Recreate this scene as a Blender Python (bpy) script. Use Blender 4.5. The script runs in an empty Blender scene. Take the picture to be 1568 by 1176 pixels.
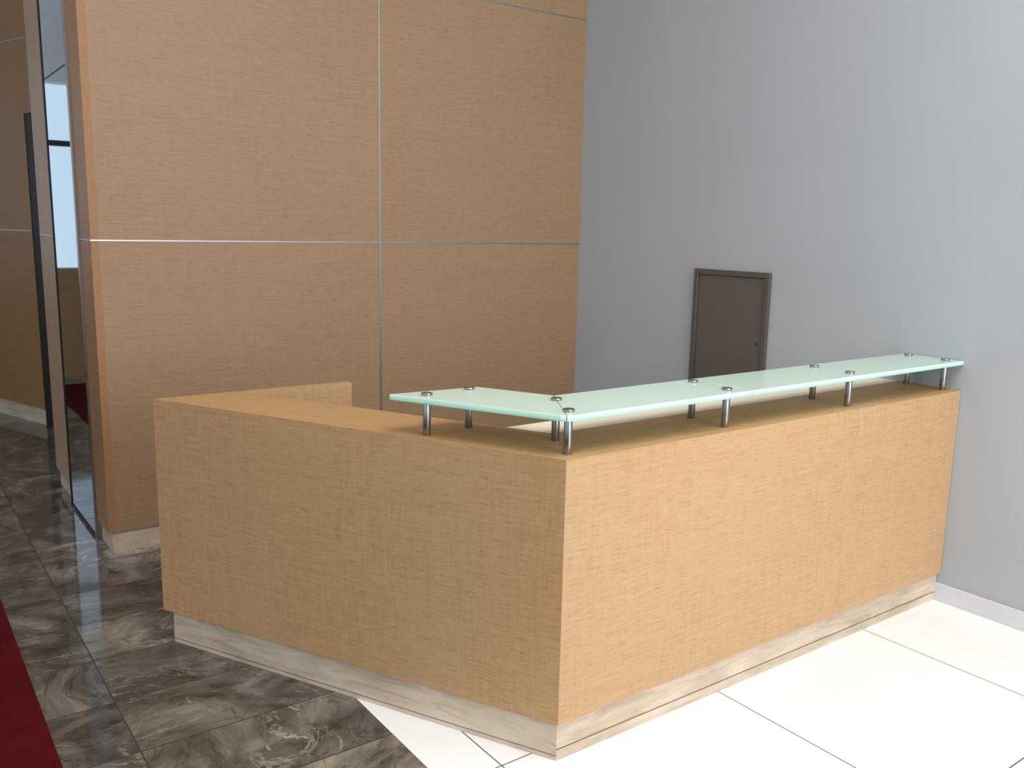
import bpy, math, random
from mathutils import Vector, Matrix
sc=bpy.context.scene
sc.view_settings.view_transform='Standard'
sc.view_settings.look='None'

# ---------------- helpers ----------------
def s2l(c):
    return tuple(((x/255)/12.92 if x/255<=0.04045 else ((x/255+0.055)/1.055)**2.4) for x in c)+(1.0,)
class NT:
    def __init__(s,name):
        s.m=bpy.data.materials.new(name); s.m.use_nodes=True
        s.t=s.m.node_tree; s.b=s.t.nodes['Principled BSDF']; s.out=s.t.nodes['Material Output']
    def n(s,typ,**kw):
        x=s.t.nodes.new(typ)
        for k,v in kw.items(): setattr(x,k,v)
        return x
    def l(s,a,b): s.t.links.new(a,b)
    def math(s,op,a,b=None,c=None,clamp=False):
        x=s.n('ShaderNodeMath',operation=op,use_clamp=clamp)
        for i,v in enumerate((a,b,c)):
            if v is None: continue
            if isinstance(v,(int,float)): x.inputs[i].default_value=v
            else: s.l(v,x.inputs[i])
        return x.outputs[0]
    def mapping(s,vec,scale,loc=(0,0,0)):
        x=s.n('ShaderNodeMapping'); x.inputs['Scale'].default_value=scale; x.inputs['Location'].default_value=loc
        s.l(vec,x.inputs['Vector']); return x.outputs[0]
    def noise(s,vec,scale,detail=2,rough=.5,dist=0):
        x=s.n('ShaderNodeTexNoise'); x.inputs['Scale'].default_value=scale; x.inputs['Detail'].default_value=detail
        x.inputs['Roughness'].default_value=rough; x.inputs['Distortion'].default_value=dist
        s.l(vec,x.inputs['Vector']); return x.outputs['Fac']
    def ramp(s,fac,stops):
        x=s.n('ShaderNodeValToRGB'); e=x.color_ramp.elements
        while len(e)<len(stops): e.new(.5)
        for i,(p,c) in enumerate(stops):
            e[i].position=p; e[i].color=c if len(c)==4 else tuple(c)+(1,)
        s.l(fac,x.inputs[0]); return x.outputs[0]
    def mix(s,f,a,b,blend='MIX'):
        x=s.n('ShaderNodeMix',data_type='RGBA',blend_type=blend)
        for i,v in ((0,f),(6,a),(7,b)):
            if isinstance(v,(int,float)): x.inputs[i].default_value=v
            elif isinstance(v,tuple): x.inputs[i].default_value=v
            else: s.l(v,x.inputs[i])
        return x.outputs[2]
    def set(s,**kw):
        for k,v in kw.items():
            k=k.replace('_',' ')
            if isinstance(v,(int,float,tuple)): s.b.inputs[k].default_value=v
            else: s.l(v,s.b.inputs[k])
        return s.m
def obj_coord(N): return N.n('ShaderNodeTexCoord').outputs['Object']

def wood_mat(name,light,dark,figure=.25,off=0.0):
    N=NT(name); v=obj_coord(N)
    vo=N.mapping(v,(1,1,1),(off,off*.7,off*.3))
    a=N.noise(N.mapping(vo,(2.2,95,95)),1.0,4,.6,.15)
    b=N.noise(N.mapping(vo,(11,300,300)),1.0,3,.6)
    d=N.noise(N.mapping(vo,(22,190,190),(5,2,1)),1.0,2,.5)
    big=N.noise(N.mapping(vo,(.7,1.6,1.6)),1.0,2,.5)
    base=N.ramp(a,[(.25,s2l(dark)),(.75,s2l(light))])
    streak=N.ramp(b,[(.32,(.76,.70,.62)),(.48,(1,1,1))])
    dash=N.ramp(d,[(.28,(.70,.62,.53)),(.42,(1,1,1))])
    col=N.mix(.65,base,streak,'MULTIPLY')
    col=N.mix(.60,col,dash,'MULTIPLY')
    # soft cross figure broken up by the grain
    cf=N.noise(N.mapping(vo,(95,7,7)),1.0,4,.65,.8)
    cw=N.noise(N.mapping(vo,(9,90,90),(0,0,4)),1.0,3,.6)
    mask=N.ramp(N.noise(N.mapping(vo,(2.0,.8,.8),(3.1,1.7,0)),1.0,3,.6),[(.38,(.12,.12,.12)),(.66,(1,1,1))])
    cfc=N.ramp(N.math('MULTIPLY',cf,N.math('ADD',N.math('MULTIPLY',cw,1.1),.45)),[(.33,(.88,.83,.77)),(.58,(1.03,1.03,1.03))])
    f=N.math('MULTIPLY',mask,figure)
    col=N.mix(f,col,cfc,'MULTIPLY')
    bigc=N.ramp(big,[(.3,(.95,.94,.925)),(.7,(1.0,1.0,1.0))])
    col=N.mix(1.0,col,bigc,'MULTIPLY')
    return N.set(Base_Color=col,Roughness=.5,Specular_IOR_Level=.3)

def plain(name,c,rough=.5,metal=0,var=.04,scale=3):
    N=NT(name); v=obj_coord(N)
    n=N.noise(v,scale,3,.5)
    k=s2l(c); lo=tuple(x*(1-var) for x in k[:3])+(1,); hi=tuple(min(1,x*(1+var)) for x in k[:3])+(1,)
    return N.set(Base_Color=N.ramp(n,[(.3,lo),(.7,hi)]),Roughness=rough,Metallic=metal)

M_desk=wood_mat('veneer_desk',(192,158,120),(183,148,109),.85,0)
M_desk_shade=wood_mat('veneer_desk_shaded',(184,150,109),(175,140,98),.85,4.3)  # same veneer as the desk, shade of the left wing put into its colour
M_top=wood_mat('veneer_top',(190,154,109),(180,142,96),.3,2.0)
M_wall=wood_mat('veneer_wall',(159,133,104),(150,123,94),.4,7.7)
M_edge=wood_mat('veneer_edge',(160,122,84),(148,110,74),.2,1.1)
M_jamb=wood_mat('veneer_jamb',(178,150,122),(168,138,110),.2,3.1)

def plinth_mat():
    N=NT('plinth_laminate'); v=obj_coord(N)
    a=N.noise(N.mapping(v,(4,24,24)),1.0,6,.65,.8)
    b=N.noise(N.mapping(v,(4,7,7)),1.0,4,.6)
    c=N.ramp(a,[(.3,s2l((176,155,132))),(.5,s2l((200,182,160))),(.75,s2l((214,199,180)))])
    c=N.mix(1.0,c,N.ramp(b,[(.35,(.84,.84,.84)),(.6,(1,1,1))]),'MULTIPLY')
    return N.set(Base_Color=c,Roughness=.5)
M_pl=plinth_mat()
M_plline=plain('plinth_shadow_joint',(92,78,64),.6)
M_alu=plain('brushed_aluminium',(160,164,170),.4,1.0,.03,40)
M_steel=plain('brushed_steel',(158,158,158),.28,1.0,.05,60)
M_chrome=plain('polished_chrome',(184,208,224),.03,1.0,.02,2)
M_dark=plain('dark_trim',(22,19,18),.6)
M_base=plain('baseboard_paint',(205,207,212),.4)
M_ceil=plain('ceiling_paint',(225,225,225),.8)
M_cream=plain('worktop_laminate',(240,230,208),.45)
M_hatch=plain('hatch_metal',(92,86,79),.42,.0,.05,8)
M_hatchf=plain('hatch_frame_metal',(84,79,74),.4,.0,.05,8)

def gray_wall_mat():
    N=NT('painted_plaster'); v=obj_coord(N)
    n=N.noise(v,1.6,3,.5); sm=N.noise(v,6,5,.6)
    c=N.ramp(n,[(.3,s2l((166,171,176))),(.7,s2l((170,175,180)))])
    c=N.mix(1.0,c,N.ramp(sm,[(.24,(.93,.93,.93)),(.32,(1,1,1))]),'MULTIPLY')
    bp=N.n('ShaderNodeBump'); bp.inputs['Strength'].default_value=.04; bp.inputs['Distance'].default_value=.01
    N.l(N.noise(v,90,2,.5),bp.inputs['Height'])
    N.l(bp.outputs[0],N.b.inputs['Normal'])
    return N.set(Base_Color=c,Roughness=.55,Specular_IOR_Level=.3)
M_gray=gray_wall_mat()

def floor_dark():
    N=NT('dark_marble_tiles'); v=obj_coord(N)
    sp=N.n('ShaderNodeSeparateXYZ'); N.l(v,sp.inputs[0]); x,y=sp.outputs[0],sp.outputs[1]
    W,Hh=.68,.343
    u=N.math('DIVIDE',N.math('ADD',x,1.01+6.8),W); w=N.math('DIVIDE',N.math('ADD',y,-1.11+10.29),Hh)
    iu=N.math('FLOOR',u); iw=N.math('FLOOR',w); fu=N.math('FRACT',u); fw=N.math('FRACT',w)
    cb=N.n('ShaderNodeCombineXYZ'); N.l(iu,cb.inputs[0]); N.l(iw,cb.inputs[1])
    wn=N.n('ShaderNodeTexWhiteNoise',noise_dimensions='3D'); N.l(cb.outputs[0],wn.inputs['Vector'])
    off=N.n('ShaderNodeVectorMath',operation='SCALE'); N.l(wn.outputs['Color'],off.inputs[0]); off.inputs['Scale'].default_value=14
    ad=N.n('ShaderNodeVectorMath',operation='ADD'); N.l(v,ad.inputs[0]); N.l(off.outputs[0],ad.inputs[1])
    rot=N.n('ShaderNodeVectorRotate',rotation_type='Z_AXIS'); N.l(ad.outputs[0],rot.inputs['Vector'])
    N.l(N.math('MULTIPLY',wn.outputs['Value'],3.0),rot.inputs['Angle'])
    mp=N.n('ShaderNodeMapping'); mp.inputs['Scale'].default_value=(1,1.6,1); N.l(rot.outputs[0],mp.inputs['Vector']); vd=mp.outputs[0]
    cl=N.noise(vd,3.0,8,.62,.9)
    base=N.ramp(cl,[(.30,s2l((60,55,49))),(.44,s2l((90,84,75))),(.55,s2l((118,111,100))),(.66,s2l((150,142,129))),(.8,s2l((182,174,160)))])
    v1=N.noise(vd,2.2,7,.6,1.3)
    vein=N.math('ABSOLUTE',N.math('SUBTRACT',v1,.5))
    vf=N.ramp(vein,[(.0,(1,1,1)),(.012,(0,0,0))])
    vm=N.ramp(N.noise(vd,2.5,2,.5),[(.48,(0,0,0)),(.64,(1,1,1))])
    vf2=N.math('MULTIPLY',vf,vm)
    v3=N.math('ABSOLUTE',N.math('SUBTRACT',N.noise(vd,2.6,7,.6,1.8),.47))
    dk=N.ramp(v3,[(.0,(.40,.37,.35)),(.025,(1,1,1))])
    c=N.mix(.7,base,dk,'MULTIPLY')
    c=N.mix(N.math('MULTIPLY',vf2,.6),c,s2l((212,206,192)))
    tone=N.n('ShaderNodeMapRange'); N.l(wn.outputs['Value'],tone.inputs[0]); tone.inputs[3].default_value=.64; tone.inputs[4].default_value=1.08
    hs=N.n('ShaderNodeHueSaturation'); N.l(c,hs.inputs['Color']); N.l(tone.outputs[0],hs.inputs['Value'])
    def edge(fv,size,g):
        d=N.math('MULTIPLY',N.math('MINIMUM',fv,N.math('SUBTRACT',1.0,fv)),size)
        return N.math('LESS_THAN',d,g)
    j=N.math('MAXIMUM',edge(fu,W,.0024),edge(fw,Hh,.0024))
    c=N.mix(j,hs.outputs[0],s2l((52,46,41)))
    rg=N.math('ADD',N.math('MULTIPLY',j,.5),.07)
    return N.set(Base_Color=c,Roughness=rg,Specular_IOR_Level=.7)
def floor_white():
    N=NT('white_porcelain_tiles'); v=obj_coord(N)
    sp=N.n('ShaderNodeSeparateXYZ'); N.l(v,sp.inputs[0]); x,y=sp.outputs[0],sp.outputs[1]
    W=.885
    u=N.math('FRACT',N.math('DIVIDE',N.math('ADD',x,.14+W*20),W)); w=N.math('FRACT',N.math('DIVIDE',N.math('ADD',y,-.09+W*20),W))
    def edge(fv,g): return N.math('LESS_THAN',N.math('MULTIPLY',N.math('MINIMUM',fv,N.math('SUBTRACT',1.0,fv)),W),g)
    j=N.math('MAXIMUM',edge(u,.0022),edge(w,.0022))
    n=N.noise(v,2,2,.5)
    base=N.ramp(n,[(.3,s2l((238,239,237))),(.7,s2l((243,243,242)))])
    return N.set(Base_Color=N.mix(j,base,s2l((80,82,80))),Roughness=.1,Specular_IOR_Level=.5)
M_fd=floor_dark(); M_fw=floor_white()

def carpet_mat():
    N=NT('red_carpet_pile'); v=obj_coord(N)
    n=N.noise(v,220,3,.7); b=N.noise(v,9,3,.6)
    c=N.ramp(n,[(.3,s2l((66,7,12))),(.7,s2l((94,13,20)))])
    c=N.mix(1.0,c,N.ramp(b,[(.35,(.8,.8,.8)),(.6,(1,1,1))]),'MULTIPLY')
    bp=N.n('ShaderNodeBump'); bp.inputs['Strength'].default_value=.5; bp.inputs['Distance'].default_value=.004
    N.l(n,bp.inputs['Height']); N.l(bp.outputs[0],N.b.inputs['Normal'])
    return N.set(Base_Color=c,Roughness=.95,Specular_IOR_Level=.1)
M_carpet=carpet_mat()

def glass_mat():
    N=NT('frosted_glass'); v=obj_coord(N)
    n=N.noise(v,4,2,.5)
    c=N.ramp(n,[(.3,s2l((222,243,230))),(.7,s2l((226,246,234)))])
    N.set(Base_Color=c,Roughness=.12,Specular_IOR_Level=.6)
    tr=N.n('ShaderNodeBsdfTranslucent'); tr.inputs[0].default_value=s2l((205,242,222))
    mx=N.n('ShaderNodeMixShader'); mx.inputs[0].default_value=.22
    N.l(N.b.outputs[0],mx.inputs[1]); N.l(tr.outputs[0],mx.inputs[2]); N.l(mx.outputs[0],N.out.inputs[0])
    return N.m
M_glass=glass_mat()
def glass_edge():
    N=NT('glass_polished_edge'); v=obj_coord(N)
    sp=N.n('ShaderNodeSeparateXYZ'); N.l(v,sp.inputs[0])
    z=N.n('ShaderNodeMapRange'); N.l(sp.outputs[2],z.inputs[0]); z.inputs[1].default_value=0; z.inputs[2].default_value=.018
    c=N.ramp(z.outputs[0],[(0,s2l((140,200,174))),(.45,s2l((182,228,206))),(1,s2l((222,246,232)))])
    return N.set(Base_Color=c,Roughness=.1,Specular_IOR_Level=.7)
M_gedge=glass_edge()

def mk(name,verts,faces,mat,parent=None,loc=(0,0,0),rotz=0,bevel=0,mats=None,fm=None,smooth=False):
    me=bpy.data.meshes.new(name); me.from_pydata([tuple(v) for v in verts],[],faces); me.update()
    o=bpy.data.objects.new(name,me); sc.collection.objects.link(o)
    for m in (mats or [mat]): me.materials.append(m)
    if fm:
        for i,k in enumerate(fm): me.polygons[i].material_index=k
    o.location=loc; o.rotation_euler=(0,0,rotz)
    if parent: o.parent=parent
    if bevel:
        b=o.modifiers.new('b','BEVEL'); b.width=bevel; b.segments=2; b.limit_method='ANGLE'
    return o
def prism(name,poly,z0,z1,mat,parent=None,loc=(0,0,0),rotz=0,bevel=0,side=None,topm=None):
    ar=sum(poly[i][0]*poly[(i+1)%len(poly)][1]-poly[(i+1)%len(poly)][0]*poly[i][1] for i in range(len(poly)))
    if ar<0: poly=poly[::-1]
    n=len(poly)
    v=[(x,y,z0) for x,y in poly]+[(x,y,z1) for x,y in poly]
    f=[list(range(n))[::-1],list(range(n,2*n))]+[[i,(i+1)%n,n+(i+1)%n,n+i] for i in range(n)]
    if side: return mk(name,v,f,None,parent,loc,rotz,bevel,mats=[mat,side],fm=[0,0]+[1]*n)
    return mk(name,v,f,mat,parent,loc,rotz,bevel)
def box(name,x0,x1,y0,y1,z0,z1,mat,parent=None,bevel=0):
    return prism(name,[(0,0),(x1-x0,0),(x1-x0,y1-y0),(0,y1-y0)],0,z1-z0,mat,parent,(x0,y0,z0),0,bevel)
def boxY(name,x0,x1,y0,y1,z0,z1,mat,parent=None,bevel=0):
    L=y1-y0;T=x1-x0
    return prism(name,[(0,0),(L,0),(L,T),(0,T)],0,z1-z0,mat,parent,(x1,y0,z0),math.pi/2,bevel)
def cyl(name,x,y,z0,z1,r,mat,parent=None,seg=32,bevel=.0015):
    poly=[(r*math.cos(2*math.pi*i/seg),r*math.sin(2*math.pi*i/seg)) for i in range(seg)]
    o=prism(name,poly,0,z1-z0,mat,parent,(x,y,z0),0,bevel)
    for p in o.data.polygons: p.use_smooth=len(p.vertices)==4
    return o
def empty(name,loc=(0,0,0)):
    e=bpy.data.objects.new(name,None); sc.collection.objects.link(e); e.location=loc; return e

# ---------------- calibrated constants ----------------
H=.95; XW=2.182; YW=2.549; XL=-.7225; XS=.7465; b0=.128
th=2.0405; c,s=math.cos(th),math.sin(th); n=(s,-c); LL=1.6575; CEIL=4.5
def lw(a,w): return (c*a+n[0]*w, s*a+n[1]*w)
def tolw(p): return (p[0]*c+p[1]*s, p[0]*n[0]+p[1]*n[1])

# ---------------- room ----------------
fl=mk('floor',[(-8,-8,0),(-.33,-8,0),(-.33,8.3,0),(-8,8.3,0),(XW+.1,-8,0),(XW+.1,8.3,0)],
   [[0,1,2,3],[1,4,5,2]],None,mats=[M_fd,M_fw],fm=[0,1])
box('ceiling',-8,XW+.1,-8,8.3,CEIL,CEIL+.1,M_ceil)
prism('wall_right',[(0,0),(10.5,0),(10.5,.12),(0,.12)],0,CEIL,M_gray,None,(XW,2.5+.05,0),-math.pi/2)
bb=boxY('baseboard_right',XW-.010,XW,-8,YW,0,.082,M_base,bevel=.002)

wb=empty('wall_back')
zs=[.105,1.5023,2.8683,4.235,CEIL]
xs=[XL+.012,XS,XW]
k=0
for i in range(len(xs)-1):
    for j in range(len(zs)-1):
        k+=1
        box('veneer_panel_%d'%k,xs[i],xs[i+1],YW,YW+.04,zs[j],zs[j+1],M_wall,wb)
box('wall_core',XL+.03,XW,YW+.03,YW+.28,0,CEIL,M_wall,wb)
box('plinth',XL+.02,XW,YW+.012,YW+.04,0,.105,M_pl,wb)
tr=empty('trim_1')
for j,z in enumerate(zs[1:4]):
    box('horizontal_strip_%d'%j,XL,XW,YW-.002,YW+.004,z-.0032,z+.0032,M_alu,tr)
box('vertical_strip',XS-.0045,XS+.0045,YW-.0025,YW+.004,.105,CEIL,M_alu,tr)

wl=empty('wall_left')
for j in range(4):
    boxY('end_panel_%d'%j,XL,XL+.035,YW-.001,2.80,zs[j],zs[j+1],M_edge,wl)
    boxY('jamb_panel_%d'%j,XL,XL+.03,3.47,3.96,zs[j],zs[j+1],M_jamb,wl)
boxY('end_plinth',XL+.018,XL+.035,YW+.01,2.80,0,.105,M_pl,wl)
boxY('jamb_plinth',XL+.018,XL+.035,3.47,3.95,0,.105,M_pl,wl)
boxY('return_core',XL+.03,XL+.25,2.80,3.95,0,CEIL,M_edge,wl)
for j,z in enumerate(zs[1:4]):
    boxY('return_strip_%d'%j,XL-.002,XL+.004,YW-.0025,2.80,z-.0035,z+.0035,M_alu,wl)
    boxY('jamb_strip_%d'%j,XL-.002,XL+.004,3.47,3.96,z-.0035,z+.0035,M_alu,wl)
mc=empty('mirror_column')
boxY('mirror_sheet',XL-.006,XL+.028,2.825,3.445,.02,CEIL-.002,M_chrome,mc)
boxY('edge_near',XL-.010,XL+.028,2.80,2.825,.0,CEIL-.002,M_steel,mc)
boxY('edge_far',XL-.010,XL+.028,3.445,3.468,.0,CEIL-.002,M_dark,mc)
boxY('foot',XL-.009,XL+.028,2.825,3.445,.0,.02,M_dark,mc)
boxY('joint',XL-.0075,XL-.005,2.825,3.445,2.30,2.306,M_dark,mc)

wf=empty('wall_far')
ang=math.atan2(.947,-.32)
A=(-.49,5.6)
def farbox(name,t0,t1,d0,d1,z0,z1,mat):
    return prism(name,[(t0,-d1),(t1,-d1),(t1,-d0),(t0,-d0)],0,z1-z0,mat,wf,(A[0],A[1],z0),ang)
for j in range(4):
    if j<1: farbox('far_panel_%d'%j,.10,2.2,0,.06,.13,1.5,M_edge)
    elif j==1: farbox('far_panel_%d'%j,.10,2.2,0,.06,1.5,2.35,M_edge)
    elif j==2: farbox('far_panel_%d'%j,-1.2,2.2,0,.06,2.35,2.87,M_edge)
    else: farbox('far_panel_%d'%j,-1.2,2.2,0,.06,2.87,CEIL,M_edge)
farbox('far_plinth',.10,2.2,.015,.06,0,.13,M_pl)
farbox('recess_shade_panel',-1.2,.10,.004,.10,0,2.35,M_dark)  # near-flush black slab, painted darkness of the opening instead of a real hollow
farbox('far_strip_1',.1,2.2,-.003,.004,1.496,1.504,M_alu)
farbox('far_strip_2',-1.2,2.2,-.003,.004,2.866,2.874,M_alu)

we=empty('wall_end')
box('sill_wall',-8,-.95,8.0,8.2,0,1.1,M_edge,we)
box('head_wall',-8,-.95,8.0,8.2,2.9,CEIL,M_ceil,we)
wn=empty('window_1')
for i in range(8):
    x=-8+i*1.0
    box('mullion_%d'%i,x,x+.06,8.02,8.14,1.1,2.9,M_dark,wn)
box('transom',-8,-.95,8.03,8.13,2.3,2.35,M_dark,wn)

box('red_carpet',-4.2,-1.22,-7.5,7.5,0,.008,M_carpet,bevel=.002)

d=empty('door_1')
y0,y1,zt,zb=1.02,1.53,1.396,.30
boxY('frame_top',XW-.022,XW,y0,y1,zt-.028,zt,M_hatchf,d,.002)
boxY('frame_bottom',XW-.022,XW,y0,y1,zb,zb+.028,M_hatchf,d,.002)
boxY('frame_near',XW-.022,XW,y0,y0+.028,zb+.028,zt-.028,M_hatchf,d,.002)
boxY('frame_far',XW-.022,XW,y1-.028,y1,zb+.028,zt-.028,M_hatchf,d,.002)
boxY('leaf',XW-.012,XW,y0+.031,y1-.031,zb+.031,zt-.031,M_hatch,d,.001)
boxY('lock',XW-.017,XW-.01,y0+.055,y0+.063,1.02,1.03,M_dark,d)

# ---------------- reception desk ----------------
desk=empty('reception_desk')
w=.28
ic=((w-n[1]*w)/n[0],w)
XE=XW-.003
prism('right_wing_body',[(0,0),(XE,0),(XE,w),ic],0,H-b0,M_desk,desk,(0,0,b0),0,.0012)
yt=LL*s
e_out=(LL,0)
ie=tolw(((w-yt*n[1])/n[0],yt))
icl=tolw(ic)
def wing(name,pts,z0,z1,mat,bevel=0):
    return prism(name,[(a,-q) for a,q in pts],0,z1-z0,mat,desk,(0,0,z0),th,bevel)
wing('left_wing_body',[(0,0),(e_out[0],0),ie,icl],b0,H,M_desk_shade,.0012)
prism('right_wing_top',[(.0,.0),(XE,.0),(XE,w),ic],0,.0015,M_top,desk,(0,0,H),0)
wing('left_wing_top',[(0,0),(e_out[0],0),ie,icl],H,H+.0015,M_top)
box('return_panel',-.60,.03,yt-.042,yt-.0005,.0,H+.0012,M_desk,desk,.001)
prism('inner_counter',[(ic[0]+.001,w+.001),(XE,w+.001),(XE,.435),((w-n[1]*.435)/n[0]+.002,.435)],0,.022,M_cream,desk,(0,0,H-.022),0)
pi_=.016
pc=((pi_-n[1]*pi_)/n[0],pi_)
prism('right_wing_plinth',[pc,(XE,pi_),(XE,w-.02),((w-.02-n[1]*(w-.02))/n[0],w-.02)],0,b0,M_pl,desk,(0,0,0),0)
pcl=tolw(pc)
wing('left_wing_plinth',[pcl,(LL-.036,pi_),(LL-.13,w-.02),tolw(((w-.02-n[1]*(w-.02))/n[0],w-.02))],0,b0,M_pl)
j=.0012
pj=pi_-j; pcj=((pj-n[1]*pj)/n[0],pj)
prism('plinth_joint_right',[pcj,(XE,pj),(XE,.05),(.1,.05)],0,.0025,M_plline,desk,(0,0,.036),0)
wing('plinth_joint_left',[tolw(pcj),(LL-.037,pj),(LL-.037,.05),(.1,.05)],.016,.0175,M_plline)
box('worktop',.35,XE,.435,1.0,.70,.73,M_cream,desk,.002)
box('worktop_support',1.2,1.23,w+.002,.9,0,.70,M_desk,desk)

GZ0,GZ1=1.061,1.079
gw=.265
gic=((gw-n[1]*gw)/n[0],gw)
go=.606
gend_o=lw(go,0); gend_i=((gw-.512*n[1])/n[0],.512)
ch=.022
seam=.80
prism('glass_shelf_right_a',[(ch,0),(seam-.001,0),(seam-.001,gw),gic,(.004,.007)],0,GZ1-GZ0,M_glass,desk,(0,0,GZ0),0,.001,side=M_gedge)
prism('glass_shelf_right_b',[(seam+.001,0),(XE,0),(XE,gw),(seam+.001,gw)],0,GZ1-GZ0,M_glass,desk,(0,0,GZ0),0,.001,side=M_gedge)
prism('glass_shelf_left',[(.002,.008),(gic[0]-.002,gic[1]+.002),gend_i,gend_o,lw(ch,0)],0,GZ1-GZ0,M_glass,desk,(0,0,GZ0),0,.001,side=M_gedge)
so=[(.045,.05),(.12,.20),(.73,.05),(.745,.215),(1.43,.05),(1.44,.215),(2.12,.05),(2.12,.215),lw(.50,.05),lw(.44,.21)]
for i,(x,y) in enumerate(so):
    cyl('standoff_%d'%i,x,y,H,GZ0,.0125,M_steel,desk)
    cyl('standoff_collar_%d'%i,x,y,GZ0-.004,GZ0,.017,M_steel,desk)
    cyl('standoff_cap_%d'%i,x,y,GZ1,GZ1+.008,.0175,M_steel,desk)

# ---------------- lights ----------------
wd=bpy.data.worlds.new('World'); sc.world=wd; wd.use_nodes=True
bg=wd.node_tree.nodes['Background']; bg.inputs[0].default_value=(.74,.87,1.0,1); bg.inputs[1].default_value=1.0
def area(name,loc,target,sx,sy,e,col=(1,1,1)):
    L=bpy.data.lights.new(name,'AREA'); L.shape='RECTANGLE'; L.size=sx; L.size_y=sy; L.energy=e; L.color=col
    o=bpy.data.objects.new(name,L); sc.collection.objects.link(o); o.location=loc
    o.rotation_euler=(Vector(target)-Vector(loc)).to_track_quat('-Z','Y').to_euler(); return o
area('ceiling_light',(.1,-1.8,4.45),(.1,-1.8,0),2.2,2.2,125,(1,.97,.92))
area('ceiling_light_2',(-3.5,-3,4.45),(-3.5,-3,0),2,2,50,(1,.95,.88))
area('added_wall_fill',(-2.3,1.3,3.6),(-.7,2.5,1.7),.6,.6,20,(1,.80,.84))  # added pinkish fill without a fixture, brightens the left of the wood wall
area('added_wall_fill_2',(1.25,-1.3,4.2),(2.18,-.6,1.5),.5,.5,15,(1,.93,.92))  # unseen extra lamp, added to lighten the near part of the grey wall
area('facade_daylight',(.5,-6.0,2.2),(.5,0,1.2),2.6,3.6,215,(1.0,.98,.98))

# ---------------- camera ----------------
f,yaw,pi2,ro=1354.3482,0.9391,-0.1754,0.0206
C=Vector((-1.5668,-1.8725,1.5996))
F=Vector((math.cos(pi2)*math.cos(yaw),math.cos(pi2)*math.sin(yaw),math.sin(pi2)))
r=F.cross(Vector((0,0,1))).normalized(); u=r.cross(F)
R=r*math.cos(ro)+u*math.sin(ro); U=-r*math.sin(ro)+u*math.cos(ro)
cam=bpy.data.cameras.new('camera'); co=bpy.data.objects.new('camera',cam); sc.collection.objects.link(co)
cam.sensor_width=36; cam.sensor_fit='HORIZONTAL'; cam.lens=36*f/1568; cam.clip_start=.02
m=Matrix.Identity(4)
for i in range(3): m[i][0]=R[i]; m[i][1]=U[i]; m[i][2]=-F[i]; m[i][3]=C[i]
co.matrix_world=m
sc.camera=co
